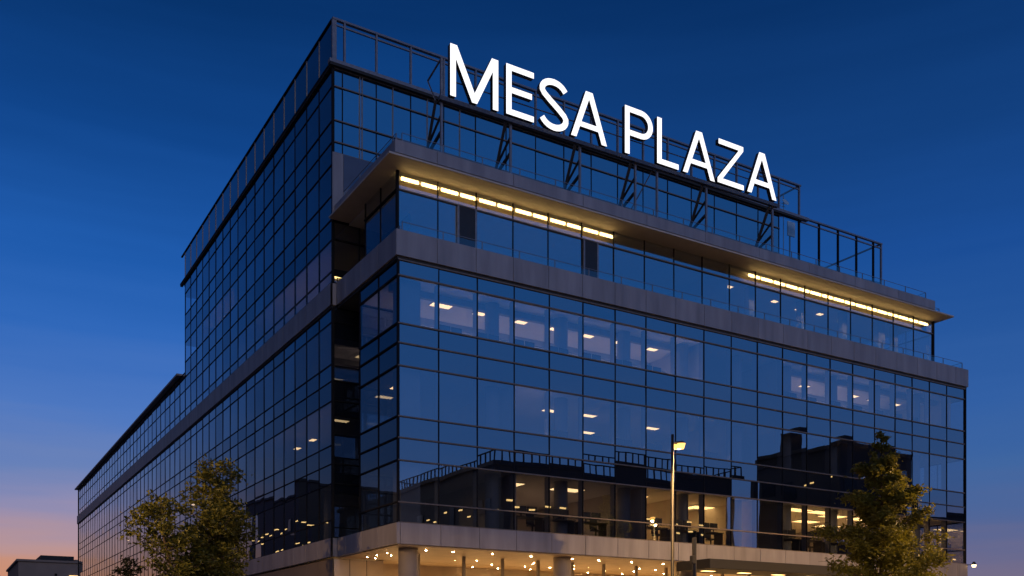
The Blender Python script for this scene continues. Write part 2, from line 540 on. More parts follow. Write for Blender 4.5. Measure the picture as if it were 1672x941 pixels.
# middle band (terrace edge)
band('x', -0.14, -1, -0.14, 40.18, 18.36, 19.47, 1.95)
band('y', -0.14, -1, -0.045, 6.9, 18.36, 19.47, 1.95)
band('y', 40.18, 1, -0.045, 6.9, 18.36, 19.47, 1.95)
band('y', -0.42, -1, 6.99, 105.2, 18.36, 19.42, 3.8)
band('x', 6.99, -1, -0.42, -0.13, 18.36, 19.42, 3.8)
MB().box(-.06, 40.1, -.06, 4.2, 18.23, 18.345).build('shadow_gap', 'panel_dark', B)
MB().box(-.06, 2.5, 4.2, 6.98, 18.23, 18.345).build('shadow_gap', 'panel_dark', B)
MB().box(-.36, -.2, 7.08, 105, 18.23, 18.345).build('shadow_gap', 'panel_dark', B)
# bottom band (over the lobby)
band('x', -0.12, -1, -0.12, 40.12, 5.99, 6.90, 1.95, off=0.17)
band('y', -0.12, -1, -0.025, 6.9, 5.99, 6.90, 1.95)
band('y', 40.12, 1, -0.025, 6.9, 5.99, 6.90, 1.95)
band('y', -0.42, -1, 6.96, 105.2, 5.99, 6.90, 1.9)
band('x', 6.96, -1, -0.42, -0.11, 5.99, 6.90, 3.8)

# slabs: bottom face is the ceiling of the storey below
def slab(z0, z1, upper=False, m='ceiling'):
    s = MB()
    if not upper:
        s.box(.12, 39.88, .12, 4.2, z0, z1)
        s.box(2.62, 39.88, 4.2, 7.18, z0, z1)
        s.box(-.16, 39.88, 7.18, 40.4, z0, z1)
        s.box(-.16, 15, 40.4, 105, z0, z1)
    else:
        s.box(-.16, 30.5, 7.18, 40.2, z0, z1)
    o = s.build('floor_slab', m, B)
    # carpet on top
    f = MB()
    for q in s.v[::8]:
        i = s.v.index(q)
        a, b = s.v[i], s.v[i+6]
        f.box(a[0]+.02, b[0]-.02, a[1]+.02, b[1]-.02, z1+.002, z1+.02)
    f.build('carpet', 'floor', o)
slab(5.99, 6.86)
slab(9.64, 10.66)
slab(13.70, 14.66)
slab(17.60, 18.30)
slab(21.64, 22.75, True)
slab(25.36, 26.6, True)
slab(29.18, 29.98, True)
MB().box(-.16, 15, 40.2, 105, 21.7, 22.9).build('floor_slab', 'ceiling', B)
MB().box(.05, 39.98, .05, 7.0, 18.5, 18.9).build('terrace_deck', 'deck', B)
MB().box(.52, 37.9, 1.02, 7.0, 22.42, 22.5).build('ceiling', 'ceiling', B)
# service core and partitions
MB().box(9, 38.4, 10, 38, .0, 22.3).box(9, 29.5, 10.01, 37.9, 22.31, 29.1).box(9, 12, 38.01, 104, .0, 22).build('core_wall', 'core', B)
for (u0, u1, v0, v1, za, zb) in ((17.52, 17.62, .25, 10, 14.68, 17.59), (23.3, 23.42, .25, 10, 14.68, 17.59), (39.0, 39.1, .4, 10, 14.68, 17.59),
                                 (5.8, 5.9, .25, 10, 10.68, 13.69), (19.5, 19.6, .25, 10, 10.68, 13.69),
                                 (6.0, 6.1, .25, 10, 6.89, 9.63), (13.55, 13.65, .25, 10, 6.89, 9.63), (21.55, 21.65, .3, 10, 6.89, 9.63), (23.4, 23.5, .3, 10, 6.89, 9.63), (17.4, 17.5, 2.2, 6.5, 6.89, 9.63),
                                 (20.1, 20.2, 1.05, 7, 18.92, 22.41), (.1, 8.9, 23.0, 23.1, 10.68, 13.69), (.0, 8.9, 25.0, 25.1, 18.4, 21.63),
                                 (.0, 8.9, 35.0, 35.1, 22.8, 25.35), (.0, 8.9, 26.0, 26.1, 22.8, 25.35), (.2, 8.9, 9.6, 9.7, 6.89, 9.63)):
    MB().box(u0, u1, v0, v1, za, zb).build('partition_wall', 'core', B)
# structural columns just behind the glass
for za, zb in ((6.88, 9.63), (10.68, 13.69), (14.68, 17.59)):
    MB().box(.3, 1.25, .4, 1.2, za, zb).build('inner_column', 'inner_column', B)
fins = MB()
for a in UE[1:-1]:
    for za, zb in ((6.95, 9.6), (11.5, 13.66), (15.5, 17.54)):
        fins.box(a-.035, a+.035, .055, .36, za, zb)
tag(fins.build('mullion_fin', 'inner_column', B), kind='stuff')
for u0, u1 in ((.2, 17.5), (23.45, 38.9)):
    for v in (1.25, 4.4):
        MB().box(u0, u1, v, v+.22, 17.30, 17.595).build('ceiling_beam', 'inner_column', B)
for u in [5.84+7.776*i/2 for i in range(9)]:
    for za, zb in ((6.88, 9.63), (10.68, 13.69), (14.68, 17.59)):
        MB().tube([(u-.55, 1.1, za), (u-.55, 1.1, zb)], .34, 16).build('inner_column', 'inner_column', B, smooth=False)

# window lights that are on
def ceil_light(u, v, z, a=.6, b=.3, m='light'):
    o = MB().box(u-a-.03, u+a+.03, v-b-.03, v+b+.03, z-.03, z+.02).build('ceiling_light', 'grey_metal', B)
    MB().box(u-a, u+a, v-b, v+b, z-.045, z-.032).build('diffuser', m, o)
ZC4, ZC3, ZC2 = 17.59, 13.69, 9.63
for u in (3.28, 5.34, 7.68, 9.7, 11.72, 13.8, 15.97):
    ceil_light(u, 2.4, ZC4, *((.5, .22) if u < 4 else (.3, .18)))
for u in (6.3, 10.4, 14.4):
    ceil_light(u, 6.2, ZC4)
for u in (24.42, 26.55, 28.67, 31.05, 33.17, 35.01, 37.3):
    ceil_light(u, 3.2, ZC4, .32, .18)
for u in (26, 30.2, 34.5):
    ceil_light(u, 6.6, ZC4)
for u, v in ((9.95, 3.2), (12.25, 3.05), (16.94, 3.6), (7.6, 6.5), (14.5, 6.3), (1.6, 3.4)):
    ceil_light(u, v, ZC3, .4, .2)
for u, v in ((7.04, 2.77), (7.9, 6.3), (10.64, 2.73)):
    ceil_light(u, v, ZC2, .85, .42)
for u, v in ((14.83, 2.76), (16.4, 6.6), (18.58, 5.5), (19.8, 4.8), (20.9, 3.9),
             (24.3, 1.7), (26.4, 1.7), (28.4, 1.7), (30.4, 2.5), (27.96, 5.46), (30.9, 5.06), (33, 2.5), (35.2, 2.5), (34, 6), (37.6, 3)):
    ceil_light(u, v, ZC2, .85, .42, 'light2')
for v in (8.6, 12.4, 16.2, 19):
    ceil_light(1.9, v, ZC3, .15, .3)
for v in (9.0, 12, 15):
    ceil_light(3, v+.6, ZC4, .15, .3)
for v in (10.4, 14.2, 18, 22):
    ceil_light(1.9, v, 21.63, .12, .25)
for v in (28, 30, 32):
    ceil_light(1.7, v, 25.35, .12, .25)
for v in (46, 60, 78):
    ceil_light(1.8, v, ZC3, .15, .3)
for u, v in ((22.3, 3.1), (24.4, 3.4), (26.3, 3.4), (28.6, 3.6), (30.4, 3.5), (32.5, 3.6)):
    ceil_light(u, v, 22.42, .2, .14)
for u, w in ((20.9, .3), (23.2, .45), (27.5, .3), (31.2, .4), (34.6, .6), (36.2, .3)):
    MB().box(u, u+w, 2.4, 2.8, 18.95, 22.41).build('inner_column', 'inner_column', B)

def room_fill(u0, u1, v, z, m='fill_glow', along='x'):  # glowing strips added out of sight on the floors to brighten ceilings
    q = (u0, u1, v-.12, v+.12) if along == 'x' else (v-.12, v+.12, u0, u1)
    o = MB().box(*q, z, z+.12).build('room_fill', 'furniture', B)
    q = (q[0]+.02, q[1]-.02, q[2]+.02, q[3]-.02)
    MB().box(*q, z+.122, z+.135).build('diffuser', m, o)
for u0, u1 in ((1.6, 5), (5.4, 9), (9.4, 13), (13.4, 17), (23.8, 28), (28.4, 32), (32.4, 36)):
    room_fill(u0, u1, .55, 14.69)
    room_fill(u0, u1, 3.6, 14.69)
for u0, u1 in ((6.2, 9), (9.4, 12), (12.4, 15), (15.4, 19)):
    room_fill(u0, u1, .6, 10.69)
for u0, u1 in ((6.4, 9), (10, 13)):
    room_fill(u0, u1, 4.6, 6.9, 'fill_low')
    room_fill(u0, u1, 7.6, 6.9, 'fill_low')
for u0, u1 in ((13.9, 17), (17.4, 21), (23.8, 28), (28.4, 32), (32.4, 36)):
    room_fill(u0, u1, 3.6, 6.9, 'fill_amber')
    room_fill(u0, u1, 7.6, 6.9, 'fill_amber')
for v0, v1, z in ((9, 10.6, 10.69), (14.6, 16.2, 10.69), (9.2, 10.6, 18.95), (13, 16.2, 18.95), (18.6, 20, 18.95), (28, 29.6, 22.8), (32, 33.4, 22.8)):
    room_fill(v0, v1, .45, z, 'fill_low', along='y')

for u0, u1, z0, z1 in ((28.4, 29.5, 8.65, 9.2), (30.3, 31.0, 8.65, 9.2), (32.4, 33.2, 8.65, 9.2)):
    MB().box(u0, u1, 6.0, 6.08, z0, z1).box((u0+u1)/2-.02, (u0+u1)/2+.02, 6.03, 6.06, z1, 9.64).build('hanging_screen', 'black', B)

# linear strips behind the clerestory glass of the top storey
def strip(u0, u1, v=1.03):
    o = MB().box(u0, u1, v-.06, v+.06, 22.36, 22.415).build('strip_light', 'grey_metal', B)
    MB().box(u0+.04, u1-.04, v-.04, v+.04, 22.21, 22.357).build('tube', 'strip', o, bevel=.03)
for i in range(12):
    if i in (0, 1, 2, 3, 4, 5): pass
    strip(.55+i*.99+.02, .55+(i+1)*.99-.02)
for i in range(17):
    if i == 0: continue
    strip(20.7+i*1.0+.02, 20.7+(i+1)*1.0-.03)

MB().box(.6, 12.9, 1.55, 1.62, 22.02, 22.41).build('bulkhead_board', 'olive', B)
MB().box(20.3, 37.8, 1.55, 1.62, 22.02, 22.41).build('bulkhead_board', 'olive', B)
# roof canopy of the top storey
MB().box(-.54, 38.46, -.28, 4.5, 22.53, 22.62).build('canopy_soffit', 'soffit', B, bevel=0.01)
MB().box(-.54, 1.0, 4.502, 6.98, 22.53, 22.62).build('canopy_soffit', 'soffit', B, bevel=0.01)
band('x', -0.30, -1, -0.27, 36.5, 22.64, 23.19, 3.9, off=2.0, name='canopy_fascia')
band('y', -0.27, -1, -0.2, 6.98, 22.64, 23.19, 3.9, name='canopy_fascia')
band('y', 36.5, 1, -0.2, 6.98, 22.64, 23.19, 3.9, name='canopy_fascia')
MB().box(-.1, 36.3, -.1, 6.9, 22.66, 23.05).build('canopy_roof', 'deck', B)
# lighter cladding on the tower's front corner
MB().box(-.36, .2, 6.93, 7.0, 22.64, 25.84).build('cladding_panel', 'panel', B, bevel=.006)
MB().box(.22, 8, 6.95, 7.0, 22.64, 25.84).build('cladding_panel', 'clad', B)
# doors to the terrace
for u0, u1 in ((3.40, 4.22), (10.42, 11.15)):
    d = MB().box(u0, u1, .80, .86, 18.92, 21.63).build('balcony_door', 'black', B)
    MB().box(u0-.09, u0, .78, .87, 18.92, 21.66).box(u1, u1+.09, .78, .87, 18.92, 21.66).build('door_frame', 'grey_metal', d)

# glass railings
def railing(pts, z, h, step=1.95):
    o = MB()
    pn, ps = MB(), []
    for (p, q) in zip(pts[:-1], pts[1:]):
        p, q = Vector((*p, 0)), Vector((*q, 0))
        L = (q-p).length
        n = max(1, round(L/step))
        for k in range(n+1):
            c = p.lerp(q, k/n)
            if not (k == 0 and ps): ps.append((c.x-.018, c.x+.018, c.y-.018, c.y+.018, z, z+h))
        o.bar((p.x, p.y, z+h+.02), (q.x, q.y, z+h+.02), .022)
        o.bar((p.x, p.y, z+h*.55), (q.x, q.y, z+h*.55), .012)
        pn.quad((p.x, p.y, z+.05), (q.x, q.y, z+.05), (q.x, q.y, z+h-.05), (p.x, p.y, z+h-.05))
    r = o.build('handrail', 'grey_metal', B)
    for b in ps:
        MB().box(*b).build('rail_post', 'grey_metal', r)
    pn.build('rail_glass', 'rail_glass', r)
railing([(.25, .12), (39.9, .12), (39.9, 5)], 18.92, 1.0)
railing([(.2, 4.2), (.2, .25)], 18.92, .85)
railing([(.25, .15), (36.2, .15), (36.2, 6.5)], 23.05, .72)
railing([(.05, .3), (.05, 6.5)], 23.05, .72)
railing([(36.6, .6), (38.2, .6), (38.2, 3)], 22.66, .6)

# tower roof ledge and the glazed screens above
MB().box(-.52, 32.6, 6.82, 7.1, 30.04, 30.16).box(-.42, -.24, 7.1, 40.6, 30.06, 30.16).build('roof_ledge', 'panel_dark', B)
MB().box(-.54, 33.2, 6.80, 7.12, 30.163, 30.34).build('roof_ledge', 'grey_metal', B, bevel=.01)
MB().box(-.44, -.24, 7.13, 40.6, 30.163, 30.28).build('roof_ledge', 'dark_metal', B)
MB().box(-.2, 30.5, 7.14, 40.2, 30.0, 30.2).build('tower_roof', 'deck', B)
UP = [-.24, .3, 2.0] + [3.9+1.905*i for i in range(16)]
for i, u in enumerate(UP):
    w = .11 if i == 0 else .045
    MB().box(u-w, u+w, 6.98, 7.12, 30.34, 32.38).build('screen_post', 'grey_metal', B)
MB().box(-.34, 32.6, 6.96, 7.14, 32.382, 32.48).box(-.13, 32.48, 7.0, 7.08, 32.13, 32.2).build('screen_rail', 'grey_metal', B)
VP = [7.1+1.9*i for i in range(1, 18)]
for v in VP:
    MB().box(-.33, -.27, v-.03, v+.03, 30.3, 32.38).build('screen_post', 'grey_metal', B)
MB().box(-.36, -.24, 7.15, 40.6, 32.385, 32.47).build('screen_rail', 'dark_metal', B)
pg = MB()
for a, b in zip(UP[1:-1], UP[2:]):
    pg.quad((a+.05, 7.05, 30.36), (b-.05, 7.05, 30.36), (b-.05, 7.05, 32.12), (a+.05, 7.05, 32.12))
pg.build('screen_glass', 'rail_glass', B)
for a, b in zip([7.2]+VP[:-1], VP):
    MB().quad((-.3, b-.03, 30.31), (-.3, a+.03, 30.31), (-.3, a+.03, 32.38), (-.3, b-.03, 32.38)).build('screen_glass', 'spandrel', B)
# east return of the upper screen
MB().box(32.42, 32.54, 12.4, 12.52, 30.2, 32.38).box(32.43, 32.53, 7.15, 12.4, 32.384, 32.47).build('screen_post', 'grey_metal', B)
MB().bar((32.48, 7.2, 30.5), (32.48, 12.3, 32.3), .06).build('screen_brace', 'grey_metal', B)
# lower open screen east of the tower
US = [32.45, 34.4, 36.3, 38.2, 40.0, 40.85]
for u in US:
    MB().box(u-.06, u+.06, 6.98, 7.1, 23.1, 30.3).build('screen_post', 'dark_metal' if u != 40.85 else 'grey_metal', B)
MB().box(33.2, 40.92, 6.96, 7.12, 30.302, 30.4).box(32.6, 40.8, 7.0, 7.08, 30.0, 30.08).box(30.7, 40.8, 7.0, 7.08, 27.4, 27.47).box(40.8, 40.9, 7.13, 12, 30.302, 30.4).build('screen_rail', 'grey_metal', B)
MB().box(40.79, 40.91, 12.0, 12.12, 25, 30.4).build('screen_post', 'grey_metal', B)
MB().bar((40.85, 7.1, 27.6), (40.85, 12, 30.1), .06).bar((36.3, 7.1, 26.4), (38.2, 11, 29.6), .06).bar((40.85, 7.15, 25.4), (38.2, 12, 25.4), .07).build('screen_brace', 'grey_metal', B)
MB().box(40.82, 40.88, 7.2, 12, 27.4, 27.47).box(38, 38.08, 7.2, 12, 25.4, 25.5).build('screen_rail', 'grey_metal', B)
sg = MB()
for a, b in zip([30.65]+US[:-1], US):
    sg.quad((a+.06, 7.04, 23.2), (b-.06, 7.04, 23.2), (b-.06, 7.04, 30.0), (a+.06, 7.04, 30.0))
sg.build('screen_glass', 'rail_glass', B)
# eave of the low wing
MB().box(-.7, 15, 40.62, 105.4, 23.02, 23.18).build('eave', 'panel', B, bevel=.02)
MB().box(-.3, 15, 105.0, 105.2, 0, 23).build('end_wall', 'dark_wall', B)

# ---- ground floor
MB().box(.0, 39.9, .0, 6.9, 5.93, 5.982).build('lobby_ceiling', 'lobby_soffit', B)
MB().box(-.28, 2.4, 7.1, 7.2, 0, 5.9).build('end_wall_panel', 'lobby', B)
for u in (.6, 1.5):
    MB().box(u-.012, u+.012, 7.085, 7.1, 0, 5.9).build('panel_joint', 'panel_dark', B)
band('y', -0.3, -1, 7.1, 104, .3, 5.9, 1.9, th=.08, name='plinth_panel', m='beige')
for u in (.94, 9.2, 17.0, 24.8, 32.6, 38.8):
    MB().tube([(u, 1.0, 0), (u, 1.0, 5.92)], .44, 28).build('column', 'column', B, smooth=False)
lm = MB()
for u in [2.4, 4.83, 7.0, 9.1, 11.2, 13.22, 15.4, 17.5, 19.6, 21.7, 23.8, 25.9, 28, 30.1, 32.2, 34.3, 36.4, 38.5]:
    MB().box(u-.06, u+.06, 2.95, 3.1, 0, 5.92).build('lobby_mullion', 'column', B)
    MB().quad((u+.06, 3.02, 0), (u+2.04, 3.02, 0), (u+2.04, 3.02, 5.92), (u+.06, 3.02, 5.92)).build('lobby_glass', 'clear', B)
MB().box(2.4, 39.8, 8.8, 8.95, 0, 5.92).build('lobby_wall', 'lobby', B)
MB().box(.1, 39.8, .1, 8.8, .004, .03).build('lobby_floor', 'lobby', B)
MB().box(2.4, 39.8, 6.905, 8.8, 5.92, 5.98).build('lobby_ceiling', 'lobby_soffit', B)
def downlight(u, v, r=.04):
    o = MB().tube([(u, v, 5.905), (u, v, 5.932)], r+.035, 12).build('downlight', 'grey_metal', B)
    MB().tube([(u, v, 5.896), (u, v, 5.904)], r, 12).build('lens', 'down', o)
for u in (1.9, 3.27, 5.34, 7.5, 9.9, 11.52, 13.6, 15.7):
    downlight(u, 1.15)
for v in (3.2, 4.4, 5.6):
    downlight(.9, v, .03)
random.seed(4)
for u0 in range(19):
    for v0 in (4.2, 6.0, 7.8):
        if random.random() < .8:
            downlight(1.9+2*u0+random.uniform(-.5, .5), v0+random.uniform(-.35, .35), .03)
for k in range(9):
    u = 3.2+k*3.95
    MB().box(u, u+3.0, 8.70, 8.79, .6, 4.6).build('lit_wall_panel', 'lightwall', B)
# entrance canopy
MB().box(15.5, 26.5, -2.6, -.13, 5.42, 5.9).build('entrance_canopy', 'dark_wall', B, bevel=.02)
for u in (16.5, 19, 21.5, 24):
    o = MB().box(u-.4, u+.4, -1.6, -1.2, 5.395, 5.419).build('canopy_light', 'grey_metal', B)
    MB().box(u-.36, u+.36, -1.56, -1.24, 5.385, 5.394).build('diffuser', 'light2', o)

# ------------------------------------------------------------------ rooftop sign
SV = 0.6
SG = empty('rooftop_sign', (13, SV, 23.05))
tag(SG, 'white illuminated MESA PLAZA rooftop sign on a dark steel frame', 'sign')
T = .12
def letter_splines(ch, w):
    t = T
    if ch == 'M':
        k, h, c = t*1.2, t*1.2, .055
        dx = w/2-c+h-k
        ya, yb = 1-(w/2-k)/dx, (w/2-c-t)/dx
        return [[(0, 0), (0, 1), (k, 1), (w/2, ya), (w-k, 1), (w, 1), (w, 0), (w-t, 0), (w-t, yb), (w/2+c, 0), (w/2-c, 0), (t, yb), (t, 0)]]
    if ch == 'E':
        a = t*.93
        return [[(0, 0), (0, 1), (w, 1), (w, 1-a), (t, 1-a), (t, .5+a*.5), (w*.93, .5+a*.5), (w*.93, .5-a*.5), (t, .5-a*.5), (t, a), (w, a), (w, 0)]]
    if ch == 'L':
        a = t*.93
        return [[(0, 0), (0, 1), (t*1.02, 1), (t*1.02, a), (w, a), (w, 0)]]
    if ch == 'Z':
        a = t*.93
        return [[(0, 0), (0, a*.9), (w-t*1.25, 1-a), (.03, 1-a), (.03, 1), (w*.98, 1), (w*.98, 1-a*.9), (t*1.25, a), (w, a), (w, 0)]]
    if ch == 'A':
        k = t*1.08
        ap = .085
        s = lambda y: (w/2-ap)*y
        i0 = .24
        i1 = i0+t*.85
        lx = lambda y: s(y)+k
        top = (w/2-k)/(w/2-ap)
        return [[(0, 0), (w/2-ap, 1), (w/2+ap, 1), (w, 0), (w-k, 0), (w-lx(i0), i0), (lx(i0), i0), (k, 0)],
                [(lx(i1), i1), (w-lx(i1), i1), (w/2, min(.86, top))]]
    if ch == 'P':
        r0, y0 = .30, .40
        o = [(0, 0), (0, 1), (w-r0*1.05, 1)]
        cy = (1+y0)/2
        ro = (1-y0)/2
        ri = ro-t*.92
        for k in range(1, 13):
            an = PI/2-PI*k/13
            o.append((w-r0*1.05+r0*1.05*math.cos(an), cy+ro*math.sin(an)))
        o += [(w-r0*1.05, y0), (t, y0), (t, 0)]
        inn = [(t, cy-ri), (t, cy+ri)]
        for k in range(0, 14):
            an = PI/2-PI*k/13
            inn.append((w-r0*1.05+(r0*1.05-t)*math.cos(an), cy+ri*math.sin(an)))
        return [o, inn]
    if ch == 'S':
        rx, ry1, ry2 = w/2-t/2, .5-.245-t/2+.0, .27-t/2
        c = []
        yu, yl = 1-t/2-ry1+.012, ry2+t/2-.012
        for d in range(18, 215, 14):
            c.append((w/2+rx*.97*math.cos(math.radians(d)), yu+ry1*math.sin(math.radians(d))))
        for d in range(34, -166, -14):
            c.append((w/2+rx*math.cos(math.radians(d)), yl+ry2*math.sin(math.radians(d))))
        for _ in range(2):                                   # smooth the spine between the two bowls
            c = [c[0]]+[((a[0]+2*b[0]+e[0])/4, (a[1]+2*b[1]+e[1])/4) for a, b, e in zip(c, c[1:], c[2:])]+[c[-1]]
        L, R = [], []
        for i, p in enumerate(c):
            a, b = c[max(i-1, 0)], c[min(i+1, len(c)-1)]
            dx, dy = b[0]-a[0], b[1]-a[1]
            l = math.hypot(dx, dy)
            L.append((p[0]-dy/l*t/2, p[1]+dx/l*t/2))
            R.append((p[0]+dy/l*t/2, p[1]-dx/l*t/2))
        return [L+R[::-1]]

def outline_mesh(name, splines, sx, sy, depth, grow=0.0):
    cu = bpy.data.curves.new(name, 'CURVE')
    cu.dimensions = '2D'
    cu.fill_mode = 'BOTH'
    cu.extrude = depth/2
    cu.offset = grow
    for sp in splines:
        s = cu.splines.new('POLY')
        s.points.add(len(sp)-1)
        for p, q in zip(s.points, sp):
            p.co = (q[0]*sx, q[1]*sy, 0, 1)
        s.use_cyclic_u = True
    tmp = bpy.data.objects.new(name, cu)
    COL.objects.link(tmp)
    dg = bpy.context.evaluated_depsgraph_get()
    me = bpy.data.meshes.new_from_object(tmp.evaluated_get(dg))
    COL.objects.unlink(tmp)
    bpy.data.objects.remove(tmp)
    return me

CAPZ0 = 26.36
LET = [('M', 2.77, 5.26, 26.34, 2.33), ('E', 5.70, 7.21, 26.37, 2.33), ('S', 7.50, 9.22, 26.33, 2.42), ('A', 9.36, 11.51, 26.40, 2.37),
       ('P', 12.65, 14.44, 26.42, 2.39), ('L', 14.74, 16.17, 26.45, 2.36), ('A', 16.48, 18.70, 26.47, 2.37), ('Z', 18.92, 20.83, 26.53, 2.35),
       ('A', 21.11, 23.34, 26.57, 2.38)]
for ch, u0, u1, z0, H in LET:
    w = (u1-u0)/H
    sp = letter_splines(ch, w)
    for depth, yoff, m, nm, grow in ((.24, .0, 'letter_side', 'letter', 0.0), (.016, -.132, 'letter_face', 'lit_face', 0.0)):
        me = outline_mesh(nm, sp, H, H, depth, grow)
        me.materials.clear()
        me.materials.append(M[m])
        o = bpy.data.objects.new(nm, me)
        COL.objects.link(o)
        o.matrix_world = Matrix.Translation((u0, SV+yoff, z0)) @ Matrix.Rotation(PI/2, 4, 'X')
        if nm == 'letter':
            body = o
            o['label'] = 'illuminated white letter ' + ch
            o.parent = SG
            o.matrix_parent_inverse = Matrix.Translation(SG.location).inverted()
        else:
            mw = o.matrix_world.copy()
            o.parent = body
            o.matrix_parent_inverse = (Matrix.Translation((u0, SV, z0)) @ Matrix.Rotation(PI/2, 4, 'X')).inverted()
# carrying beam, posts, raking struts
bz = lambda u: 26.16+(u-2.5)*.0115
MB().tube([(2.3, SV+.05, bz(2.3)), (23.6, SV+.05, bz(23.6))], .13, 4).build('sign_beam', 'sign_steel', SG)
MB().bar((2.9, SV+.2, 27.2), (23.2, SV+.2, 27.5), .04).build('letter_rail', 'sign_steel', SG)
for i, u in enumerate((2.48, 6.12, 10.1, 13.55, 14.98, 18.39, 23.36)):
    top = 28.1 if i == 0 else bz(u)+.1
    MB().box(u-.05, u+.05, SV+.14, SV+.24, 23.06, top).build('sign_post', 'grey_metal', SG)
    if i == 4:
        MB().bar((u-.2, SV+.25, bz(u)), (u-1.0, SV+1.5, 24.0), .05).build('raking_strut', 'sign_steel', SG)
        continue
    st = MB()
    st.bar((u-.30, SV+.15, bz(u)-.1), (u-.12, SV+1.5, 24.15), .13)
    st.bar((u, SV+.25, 25.5), (u-.10, SV+1.35, 24.6), .08)
    st.bar((u, SV+.25, 24.75), (u-.10, SV+1.45, 24.2), .11)
    st.build('raking_strut', 'strut_steel', SG)
    MB().box(u-.3, u+.1, SV+1.3, SV+1.75, 23.06, 24.25).build('ballast_foot', 'sign_steel', SG)
MB().bar((2.48, SV+.2, 28.05), (2.15, SV+.9, 27.3), .06).bar((2.15, SV+.9, 27.3), (2.3, SV+.4, 26.2), .05).build('raking_strut', 'sign_steel', SG)
# roof plant seen beside the sign's last letter
rc = MB().box(32.4, 33.1, 7.95, 8.05, 29.45, 30.42).build('panel_antenna', 'white', None, bevel=.02)
tag(rc, 'pale flat panel mounted behind the roof screen below the last sign letter', 'panel')
MB().box(32.7, 32.78, 8.06, 8.14, 23.06, 30.2).build('mast', 'grey_metal', rc)
an = empty('roof_antenna', (31.7, 7.7, 30.3))
tag(an, 'small pale branched antenna beside the last sign letter', 'antenna')
MB().tube([(31.7, 7.7, 23.06), (31.7, 7.7, 32.0)], .03, 8).build('mast', 'grey_metal', an)
for k in range(5):
    MB().bar((31.7-.28+.04*k, 7.7, 30.9+.2*k), (31.7+.28-.04*k, 7.75, 30.96+.2*k), .035).build('antenna_arm', 'white', an)
MB().tube([(31.72, 7.6, 31.3), (31.72, 7.5, 31.35)], [.1, .26], 14).build('dish', 'white', an)

# ------------------------------------------------------------------ office furniture by the windows
def workstation():
    r = empty('workstation', (0, 0, 0))
    MB().box(-.8, .8, -.35, .35, .72, .76).build('desk_top', 'furniture', r, bevel=.005)
    for sx in (-.72, .72):
        MB().box(sx-.03, sx+.03, -.3, .3, .0, .72).build('leg', 'furniture', r)
    for x in (-.38, .22):
        s = MB().box(x-.27, x+.27, -.17, -.13, .90, 1.26).build('monitor', 'furniture', r, bevel=.01)
        MB().box(x-.03, x+.03, -.14, -.11, .761, .95).box(x-.12, x+.12, -.2, -.02, .761, .775).build('stand', 'furniture', s)
    c = MB().box(.5, .95, .75, .82, .55, 1.15).build('chair_back', 'furniture', r, bevel=.03)
    MB().box(.5, .95, .38, .75, .45, .52).tube([(.72, .56, .03), (.72, .56, .45)], .04, 8).build('chair_seat', 'furniture', c)
    return r
W0 = workstation()
rows = [('top lit storey below the terrace', 14.7, [2.92, 4.87, 6.81, 8.75, 10.7, 12.64, 14.59, 24.5, 26.25, 28.2, 30.14, 32.1, 33.83, 35.5]),
        ('middle storey', 10.7, [8.75, 10.7, 12.64, 14.59, 16.53, 18.47]),
        ('lowest glazed storey', 6.9, [6.9, 8.75, 10.7, 14.59, 16.53, 18.47, 24.4, 26.25, 28.2, 30.14])]
ORD = ['first', 'second', 'third', 'fourth', 'fifth', 'sixth', 'seventh', 'eighth', 'ninth', 'tenth', 'eleventh', 'twelfth', 'thirteenth', 'fourteenth']
first = True
for nm, z, us in rows:
    for k, u in enumerate(us):
        o = W0 if first else copy_tree(W0)
        first = False
        o.location = (u, .62+random.uniform(0, .12), z+.02)
        o.rotation_euler = (0, 0, random.uniform(-.06, .06))
        tag(o, 'desk with two monitors at the glass, %s from the corner in the %s' % (ORD[k], nm), 'desk', 'desks behind the office windows')
        o['label'] = ('dark desk with monitors, %s from the corner, %s' % (ORD[k], nm))

